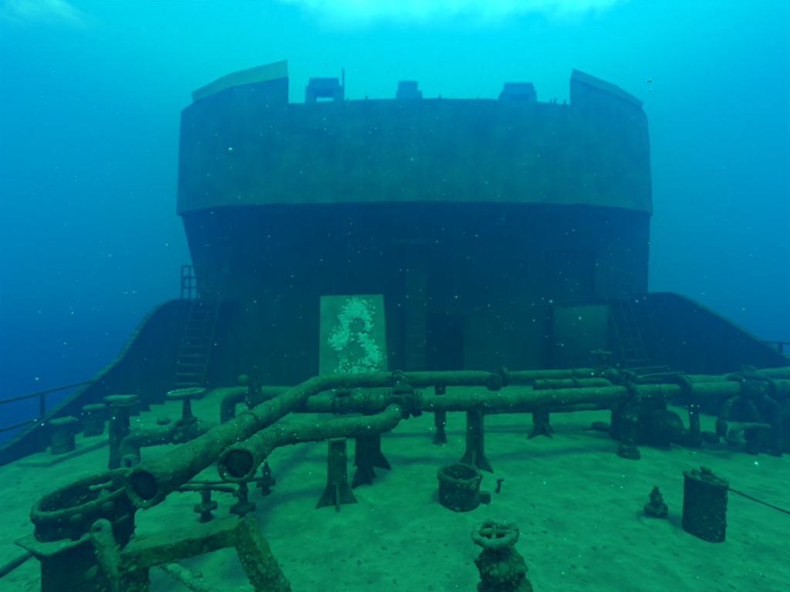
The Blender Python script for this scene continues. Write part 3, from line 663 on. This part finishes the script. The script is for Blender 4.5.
tb('spindle', [at(765, 455, 5.9), at(768, 405, 5.9)], .12)
g = G(); g.lathe([(0, 0), (.19, 0), (.2, .06), (.11, .1), (.1, .22), (.05, .26), (0, .3)], at(783, 414, 5.55), (.1, -.3, 1), 22); g.rough(.018, 9, .01, 30); part('flanged_cover', g, 'dark', t); gs.append(g)
g = G(); g.blob(at(760, 437, 5.6), (.17, .2, .2), n=3); g.rough(.03, 7, .014, 24); part('pump_body', g, 'dark', t); gs.append(g)
growth(t, gs, 350, (.006, .022), 'growth', 46)
pipe('side_pipe', 'short thick pipe behind the right pump mass', [at(752, 402, 6.4), at(860, 392, 6.0)], .1, sd=47, group='large cargo pipes crossing the deck', grow=120)

# left rear gooseneck and cone
pipe('gooseneck_vent', 'dark gooseneck pipe arching from the deck before the bridge', [at(228, 424, 7.0), at(228, 398, 7.0), at(248, 395, 7.1), at(290, 397, 7.2)], .14, bend=.32, sd=48, mat='dark', cat='vent')
t = thing('stem_valve', 'dark bottle-shaped valve rising behind the leftmost pipe', 'valve', at(255, 420, 6.7))
c = at(255, 412, 6.7); c.z = 0
g = G(); g.lathe([(.1, 0), (.14, .1), (.12, .55), (.17, .6), (.17, .7), (.12, .75), (.13, .95), (.085, 1.05), (.06, 1.25), (.07, 1.3), (.03, 1.34), (0, 1.35)], c, (0, 0, 1), 20); g.rough(.018, 8); part('valve_column', g, 'dark', t); growth(t, [g], 300, (.01, .03), 'growth', 49)
g = G(); g.lathe([(0, 0), (.1, 0), (.12, .12), (.07, .2), (0, .22)], c+Vector((-.28, .1, .95)), (0, 0, 1), 14); g.rough(.016, 8); part('side_cap', g, 'pipe', t)

# mooring bollards
def bollard(label, px, py, Y, r, h):
    x = at(px, 0, Y).x; t = thing('bollard', label, 'bollard', (x, Y, 0), 'bollards by the left bulwark')
    g = G(); g.lathe([(r, 0), (r*.97, h*.5), (r*.98, h-.03), (r*1.15, h-.02), (r*1.18, h+.03), (r*1.05, h+.05), (0, h+.055)], (x, Y, .02), (0, 0, 1), 28); g.rough(.008, 7); part('bollard_post', g, 'pipe', t)
    growth(t, [g], 120, (.008, .025), 'growth', px)
bollard('nearer of the two round capped bollards by the left bulwark', 63, 458, 5.5, .145, .56)
bollard('farther of the two round capped bollards by the left bulwark', 94, 440, 6.35, .145, .58)
t = thing('bed_plate', 'low silted bed plate running beneath the left bollards', 'bed plate', (-5.6, 5.8, 0))
g = G(); q = Matrix.Rotation(R(88), 3, 'Z'); g.box((-5.55, 5.95, .04), (1.75, .5, .1), q); dense(g, 4).rough(.012, 6); part('doubler_plate', g, 'silt', t)
# small debris at the left
for px, py, Y, s_, lab in ((163, 424, 7.4, .1, 'small rounded lump on the silt behind the wheeled valve'), (145, 458, 4.8, .09, 'small hooked lump beside the tall left valve')):
    g = G(); c = at(px, py, Y); c.z = s_*.5; g.blob(c, (s_*1.3, s_, s_*.9), n=3); g.rough(.04, 8); tag(mesh_obj('encrusted_lump', g, 'pipe', origin=c), lab, 'lump', 'lumps lying on the deck')
pipe('bent_fitting', 'small bent pipe fitting standing at the foot of the tall valve', [at(124, 474, 4.6), at(124, 458, 4.6), at(134, 456, 4.6), at(135, 468, 4.6)], .04, bend=.08, seg=12, sd=50, mat='light', cat='fitting', size=(.006, .02))
g = G(); c = at(153, 463, 4.7); c.z = .06; g.torus(c, (.1, .1, 1), .14, .045, 28, 10); g.rough(.02, 9); tag(mesh_obj('flange_ring', g, 'dark', origin=c), 'loose dark flange ring lying behind the big open hatch', 'ring')

# ---------------------------------------------------------------- foreground left: hatch trunk, lever, angle frame
HC = Vector((-2.2, 2.4, 0)); HR = .32; HZ = 1.0
def oval(g, k=.7):
    for p in g.v: p.x = HC.x+(p.x-HC.x)*k
    return g
t = thing('tank_hatch', 'big open round hatch trunk with dark inside in the left foreground', 'hatch', HC)
g = G(); g.lathe([(HR*.97, HZ-.2), (HR, HZ-.17), (HR, HZ-.06), (HR+.022, HZ-.05), (HR+.028, HZ-.005), (HR+.012, HZ+.008), (HR-.02, HZ), (HR-.028, HZ-.03), (HR-.03, HZ-.6), (HR-.03, HZ-.75), (0, HZ-.76)], HC, (0, 0, 1), 72); g = dense(oval(g), 1).rough(.006, 6, .005, 30); part('coaming', g, 'dark', t); gs = [g]
rm = G(); rm.torus(HC+Vector((0, 0, HZ)), (0, 0, 1), HR+.004, .022, 90, 10); oval(rm).rough(.006, 9, .006, 36); part('rim', rm, 'pipe', t)
g = G(); g.lathe([(.28, 0), (.28, HZ-.26), (.345, HZ-.23), (.35, HZ-.2), (.30, HZ-.19)], HC, (0, 0, 1), 48); g = dense(oval(g), 2).rough(.012, 6); part('trunk', g, 'dark', t); gs.append(g)
g = G(); 
def onz(px, py, z): Y = (H-z)*330/(py-325); return Vector(((px-395)/330*Y, Y, z))
g.add([onz(14, 541, .83), onz(40, 529, .83), onz(98, 533, .83), onz(47, 554, .83)], [(0,3,2,1)])
g.v += [v-Vector((0, 0, .02)) for v in g.v]; g.f = [(0,1,2,3), (7,6,5,4), (0,4,5,1), (1,5,6,2), (2,6,7,3), (3,7,4,0)]
g = dense(g, 4).rough(.006, 10); part('lug_plate', g, 'light', t)
g = G(); g.blob(HC+Vector((.05, .05, HZ-.10)), (.05, .045, .09), n=2); g.tube([HC+Vector((.0, .02, HZ-.7)), HC+Vector((.03, 0, HZ-.1))], .03, 10, .03); g.tube([HC+Vector((-.05, .04, HZ-.02)), HC+Vector((.1, .06, HZ+.02))], .022, 8, .02)
g.blob(HC+Vector((.07, -.08, HZ-.28)), (.07, .05, .04), n=2); g.rough(.02, 12); part('broken_float_valve', g, 'light', t)
growth(t, gs, 160, (.005, .016), 'growth', 51); growth(t, [rm], 500, (.004, .010), 'growth', 52)
g = G()
for k in range(5):
    a = -.9+k*.5; c = HC+Vector((math.cos(a)*(HR+.05)*.7, math.sin(a)*(HR+.05), HZ-.12)); g = G(); g.lathe([(0, -.08), (.022, -.07), (.02, .04), (.035, .06), (.03, .1), (0, .11)], c, (0, 0, 1), 10); g.rough(.008, 16); part('dog_bolt', g, 'dark', t)

t = thing('hatch_lever', 'thick round-ended lever rod leaning before the open hatch', 'lever', at(125, 600, 1.5))
a = at(101, 533, 1.62); b = at(128, 600, 1.5)
g = G(); g.tube([a, a.lerp(b, .4), b, b+(b-a)], lambda q: .038-.004*q, 18, .015); g.rough(.008, 12, .006, 40); part('rod', g, 'pipe', t); gs = [g]
g = G(); g.torus(a+Vector((-.005, 0, .01)), (-.2, -1, .3), .034, .020, 24, 10); g.rough(.006, 14); part('eye', g, 'light', t); growth(t, gs, 700, (.004, .012), 'growth', 53)

t = thing('angle_frame', 'heavy crusted steel angle frame crossing the left foreground', 'frame', at(190, 600, 1.6))
p0 = at(127, 555, 1.52); p1 = at(238, 530, 1.66); p2 = at(300, 640, 1.60); p3 = at(136, 640, 1.5)
def heavy(a, b, wd, th, up): g = G(); g.bar(a, b, wd, th, up); return dense(dense(g, 1).rough(.007, 7), 1).rough(.004, 25, .003, 60)
g1 = heavy(p0, p1, .115, .085, (0, 0, 1)); part('cross_beam', g1, 'pipe', t, smooth=False)
g2 = heavy(p1+Vector((.0, .01, .035)), p2, .10, .08, (0, 1, 0)); part('leg', g2, 'pipe', t, smooth=False)
g3 = heavy(p0+Vector((.02, .01, -.03)), p3, .09, .07, (0, 1, 0)); part('leg', g3, 'dark', t, smooth=False)
growth(t, [g1, g2, g3], 2200, (.004, .012), 'growth', 54)
t = thing('speckled_pipe', 'short pale speckled pipe slanting under the angle frame', 'pipe', at(190, 600, 1.9))
g = G(); g.tube([at(160, 560, 2.1), at(195, 583, 1.95), at(222, 600, 1.9)], .03, 14, .02, .05); g.rough(.008, 12); part('pipe_run', g, 'light', t); growth(t, [g], 900, (.005, .014), 'light', 55)

# thin pipes and small valves under the two open ends
pipe('sampling_line', 'thin crusted line running beneath the two open pipe ends', [at(120, 505, 2.9), at(150, 492, 3.0), at(200, 487, 3.3), at(232, 489, 3.4), at(243, 500, 3.4)], .022, bend=.08, seg=12, sd=56, size=(.006, .02), mat='dark', group='thin lines under the open pipes')
pipe('sampling_line', 'second thin crusted line beyond the first under the open ends', [at(170, 482, 3.9), at(225, 482, 3.9), at(270, 478, 3.9)], .02, bend=.08, seg=12, sd=57, size=(.006, .02), mat='dark', group='thin lines under the open pipes')
def small_valve(label, px, py, Y, h, sd_, r=.05, mat='dark'):
    c = at(px, py, Y); c.z = 0; t = thing('small_valve', label, 'valve', c, 'small valves close to the deck')
    g = G(); g.lathe([(r*1.1, -.01), (r*1.3, .02), (r, .05), (r*.8, h*.3), (r*1.9, h*.38), (r*1.9, h*.46), (r*1.0, h*.52), (r*.8, h*.8), (r*1.1, h*.86), (r*.7, h), (0, h)], c, (0, 0, 1), 18); g.rough(.012, 14, .01, 36); part('valve_body', g, mat, t)
    g2 = G(); g2.lathe([(0, -r*2.6), (r*.8, -r*2.5), (r*.7, 0), (r*.9, r*2.4), (0, r*2.5)], c+Vector((0, 0, h*.42)), (1, .3, 0), 12); g2.rough(.012, 14); part('side_stub', g2, mat, t)
    g3 = G(); g3.lathe([(0, 0), (r*.7, .0), (r*.75, .03), (r*.45, .05), (r*.4, .09), (0, .1)], c+Vector((0, 0, h-.01)), (0, 0, 1), 10); g3.rough(.006, 20); part('stem_cap', g3, mat, t)
    growth(t, [g, g2], 900, (.006, .02), 'growth', sd_)
small_valve('small valve on the thin line left of the second open end', 206, 505, 3.7, .38, 58, .045)
small_valve('small valve hanging just below the second open pipe end', 243, 522, 3.65, .42, 59, .05)
small_valve('small valve stub behind the second open pipe end', 266, 492, 4.3, .34, 60, .045)

# ---------------------------------------------------------------- foreground right
c = at(459, 505, 4.05); c.z = 0
t = thing('open_ring_pot', 'short open round steel pot standing on silt in the centre', 'pot', c)
g = G(); r = .245; g.lathe([(r*.97, -.02), (r, .05), (r*.98, .2), (r*1.0, .3), (r*1.06, .32), (r*1.07, .39), (r*1.0, .405), (r*.88, .40), (r*.84, .37), (r*.83, .1), (0, .08)], c, (0, 0, 1), 48); g = dense(g, 1).rough(.008, 7, .006, 30); part('wall_ring', g, 'dark', t)
growth(t, [g], 420, (.006, .02), 'growth', 61)
g = G(); g.box(c+Vector((.3, .0, .1)), (.16, .07, .09)); dense(g, 3).rough(.012, 10); part('lug', g, 'dark', t)
c = at(500, 492, 4.35); c.z = 0
t = thing('shackle', 'tiny bent shackle stuck in silt right of the open pot', 'shackle', c)
g = G(); g.tube([c+Vector((-.05, 0, 0)), c+Vector((.0, 0, .08)), c+Vector((-.03, 0, .15)), c+Vector((.05, 0, .17))], .022, 8, .015, .03); g.rough(.01, 14); part('shackle_bow', g, 'dark', t)
# capped canister
c = at(703, 536, 3.44); c.z = 0; up = Vector((.06, .02, 1)).normalized()
t = thing('deck_canister', 'upright crusted cylinder with bolted cap in the right foreground', 'cylinder', c)
r = .165; h = .60
g = G(); g.lathe([(r*1.02, -.03), (r, .05), (r*.98, h*.5), (r*1.0, h-.04), (r*1.05, h-.02), (r*1.04, h+.01), (r*.8, h+.012), (r*.76, h-.02), (0, h-.02)], c, up, 40); g = dense(g, 1).rough(.009, 7, .006, 30); part('cylinder_wall', g, 'dark', t); growth(t, [g], 500, (.005, .016), 'growth', 62)
for k in range(6):
    a = k*math.pi/3+.4; o = c+up*(h+.0)+Vector((math.cos(a)*r*.82, math.sin(a)*r*.82, 0)); g = G(); g.lathe([(.02, -.02), (.024, .03), (.012, .045), (0, .045)], o, up, 8); g.rough(.006, 20); part('bolt', g, 'light', t)
g = G(); g.lathe([(.05, -.02), (.055, .03), (.03, .04), (.028, .075), (.045, .08), (.04, .11), (0, .115)], c+up*h, up, 14); g.rough(.007, 16); part('plug', g, 'pipe', t)
small_valve('lone small valve on the silt left of the capped cylinder', 656, 524, 3.72, .3, 63, .052)
# foreground valve, cropped by the frame
o = at(494, 533, 1.9); o2 = at(512, 620, 1.86)
up = (o-o2).normalized()
t = thing('foreground_valve', 'crusted valve with small pale handwheel at bottom centre of the photo', 'valve', (o2.x, o2.y, 0))
g = G(); g.lathe([(0, -.06), (.09, -.05), (.12, .0), (.10, .05), (.085, .1), (.12, .13), (.145, .17), (.14, .21), (.085, .24), (.075, .27), (.125, .30), (.13, .35), (.06, .38), (.045, .42), (.055, .46), (.02, .48)], o-up*.50, up, 26); g.rough(.02, 10, .014, 32); part('bonnet', g, 'dark', t); gs = [g]
g = G(); g.lathe([(0, 0), (.085, 0), (.09, .1), (.12, .5), (.14, 1.2)], o-up*.50, -up, 20); g.rough(.02, 8); part('body', g, 'dark', t)
q = G(); q.blob(o-up*.30+Vector((.07, -.02, -.02)), (.09, .08, .05), n=3); q.blob(o-up*.20+Vector((-.04, -.03, 0)), (.08, .06, .045), n=3); q.rough(.02, 12, .012, 34); part('gland', q, 'pipe', t); gs.append(q)
g = G(); g.torus(o, up, .108, .026, 44, 10); g.rough(.009, 14, .008, 40); hw = part('handwheel', g, 'light', t)
x = up.orthogonal().normalized(); y = up.cross(x)
for k in range(4):
    a = k*math.pi/2+.5; g4 = G(); g4.bar(o, o+(x*math.cos(a)+y*math.sin(a))*.1, .03, .022, up); g4.rough(.006, 20); sub('spoke', g4, 'pipe', hw)
growth(t, gs, 1500, (.005, .016), 'growth', 64); growth(t, [g], 1200, (.004, .011), 'light', 65)

# rope, cables, and thin bars on the deck
def line_on_deck(name, label, cat, pts, r, mat='dark', rgh=.02):
    P = []
    for px, py in pts:
        Y = 726/(py-325); p = at(px, py, Y); p.z = r*.8+.03*noise.noise(Vector((p.x*.9, p.y*.9, 0))); P.append(p)
    g = G(); g.tube(P, r, 8, .04, .25); g.rough(r*.35, 6); o = mesh_obj(name, g, mat, origin=P[0]); return tag(o, label, cat)
line_on_deck('cable', 'thin dark cable wandering over silt to the right frame edge', 'cable', [(722, 487), (742, 494), (762, 503), (800, 517)], .013)
line_on_deck('cable', 'very short cable between the lone valve and the cylinder', 'cable', [(664, 520), (672, 523), (684, 523)], .012)
line_on_deck('deck_pipe', 'thin dark pipe lying on deck in the bottom left corner', 'pipe', [(-20, 592), (42, 549)], .035)
line_on_deck('cable', 'thin faint cable on silt behind the flared support in the middle', 'cable', [(535, 433), (560, 436), (580, 440)], .012)
line_on_deck('broken_rod', 'short dark rod on the deck right of the rope end near stanchion', 'rod', [(583, 431), (604, 428)], .035)

g = G(); rd = random.Random(3)
for x, y, a in ((-.69, 3.94, .42), (-.35, 5.0, .45), (-.42, 4.5, .4), (1.2, 4.94, .45), (.78, 4.05, .38), (3.24, 3.46, .28), (2.94, 3.72, .2), (3.82, 5.42, .36), (2.85, 6.45, .5), (-1.95, 5.05, .4), (4.5, 6.0, .7), (6.2, 5.6, .6)):
    nn = 26; vs = [(x, y, .075)]; fs = []
    for rg, (kr, kz) in enumerate(((.45, .062), (.75, .034), (1.0, .004), (1.15, -.05))):
        for k in range(nn):
            an = 2*math.pi*k/nn; rr = a*kr*(1+.22*noise.noise(Vector((x*3+math.cos(an), y*3+math.sin(an), rg*.3)))); vs.append((x+rr*math.cos(an), y+rr*math.sin(an), kz))
    fs += [(0, 1+k, 1+(k+1) % nn) for k in range(nn)]
    for rg in range(3): fs += [(1+rg*nn+k, 1+(rg+1)*nn+k, 1+(rg+1)*nn+(k+1) % nn, 1+rg*nn+(k+1) % nn) for k in range(nn)]
    g.add(vs, fs)
tag(mesh_obj('silt_drifts', g, 'silt'), 'low banks of silt gathered round the feet of fittings', 'silt', kind='stuff')
# rubble on the deck, right of the stanchion and elsewhere
rnd = random.Random(11)
def rubble(px, py, s_, lab, mat='pipe', flat=.5):
    Y = 726/(py-325); c = at(px, py, Y); c.z = s_*.25; g = G()
    g.blob(c, (s_, s_*.7, s_*flat), Matrix.Rotation(rnd.random()*3, 3, 'Z'), n=3); g.rough(s_*.35, 3.5/s_*.25, s_*.15, 3.5/s_); tag(mesh_obj('encrusted_lump', g, mat, origin=c), lab, 'lump', 'lumps lying on the deck')
rubble(600, 429, .22, 'pale rubble lump left of the stanchion foot', 'pipe'); rubble(645, 433, .2, 'dark rubble lump right of the stanchion foot', 'dark')
rubble(683, 443, .24, 'broad silted rubble heap at the foot of the bent strut', 'pipe', .8); rubble(710, 441, .16, 'dark pointed lump right of the bent strut foot', 'dark', .9)
rubble(677, 450, .08, 'small dark stone before the rubble under the strut', 'dark'); rubble(533, 437, .09, 'small dark lump in the silt right of the flared support', 'dark', .3)
rubble(770, 443, .2, 'silted mound beneath the right pump', 'pipe', .7)
g = G()
for k in range(7500):
    y = 2.0+7.5*rnd.random()**1.5; x = rnd.uniform(-1.1, 1.2)*(y+.6); fine = rnd.random() < .72
    if noise.noise(Vector((x*.8, y*.8, 3))) < -.05+rnd.random()*.4-.15: continue
    if not -5.8 < x < 7.4: continue
    s_ = rnd.uniform(.003, .009) if fine else rnd.uniform(.008, .02)*(1.8 if rnd.random() < .08 else 1)
    p = Vector((x, y, 0)); z = .03*noise.noise(p*.9)+.016*noise.noise(p*3.1)
    b = ICO[1]; q = Matrix.Rotation(rnd.random()*6, 3, 'Z')
    g.add([Vector((x, y, z))+q @ Vector((v[0]*s_*rnd.uniform(.8, 2.2), v[1]*s_*rnd.uniform(.6, 1.3), v[2]*s_*rnd.uniform(.3, .9))) for v in b[0]], b[1])
tag(mesh_obj('shell_debris', g, 'pebble', smooth=False), 'dark shell and rust debris scattered over the silted deck', 'debris', kind='stuff')
g = G()
for k in range(260):
    y = 2.0+rnd.random()**1.4*6; x = rnd.uniform(-5.5, 7); s_ = rnd.uniform(.003, .008); b = ICO[1]
    g.add([Vector((x, y, .008+.03*noise.noise(Vector((x, y, 0))*.9)))+Vector((v[0]*s_*rnd.uniform(.7, 1.6), v[1]*s_, v[2]*s_*.6)) for v in b[0]], b[1])
tag(mesh_obj('shell_grit', g, 'snow', smooth=False), 'tiny pale shell grit on the silted deck', 'debris', kind='stuff')
# drifting particles
g = G()
for k in range(1000):
    Y = 1.2+rnd.random()**.8*9; x = rnd.uniform(-1.1, 1.1)*Y; z = H+rnd.uniform(-.5, .8)*Y
    if z < .1: continue
    s_ = rnd.uniform(.001, .0034)*(1+.35*Y)*(2.0 if rnd.random() < .05 else 1); b = ICO[1]
    g.add([Vector((x, Y, z))+Vector((v[0]*s_*rnd.uniform(.6, 1.4), v[1]*s_, v[2]*s_*rnd.uniform(.6, 1.4))) for v in b[0]], b[1])
tag(mesh_obj('drifting_particles', g, 'snow'), 'pale particles drifting in the water before the bridge', 'particles', kind='stuff')

# ---------------------------------------------------------------- the water itself
hm = bpy.data.materials.new('sea_water'); hm.use_nodes = True; ht = hm.node_tree; ht.nodes.clear()
ho = ht.nodes.new('ShaderNodeOutputMaterial'); pv = ht.nodes.new('ShaderNodeVolumePrincipled')
pv.inputs['Color'].default_value = (.0, .24, .92, 1); pv.inputs['Density'].default_value = .112; pv.inputs['Anisotropy'].default_value = .8
pv.inputs['Absorption Color'].default_value = (.0, .62, .60, 1)
ht.links.new(pv.outputs[0], ho.inputs['Volume'])
g = G(); g.box((.8, 6, -.5), (36, 33, 29.4))
M['water'] = hm; hz = mesh_obj('haze', g, 'water', smooth=False); tag(hz, 'blue-green sea water filling the whole scene', 'water', kind='stuff')
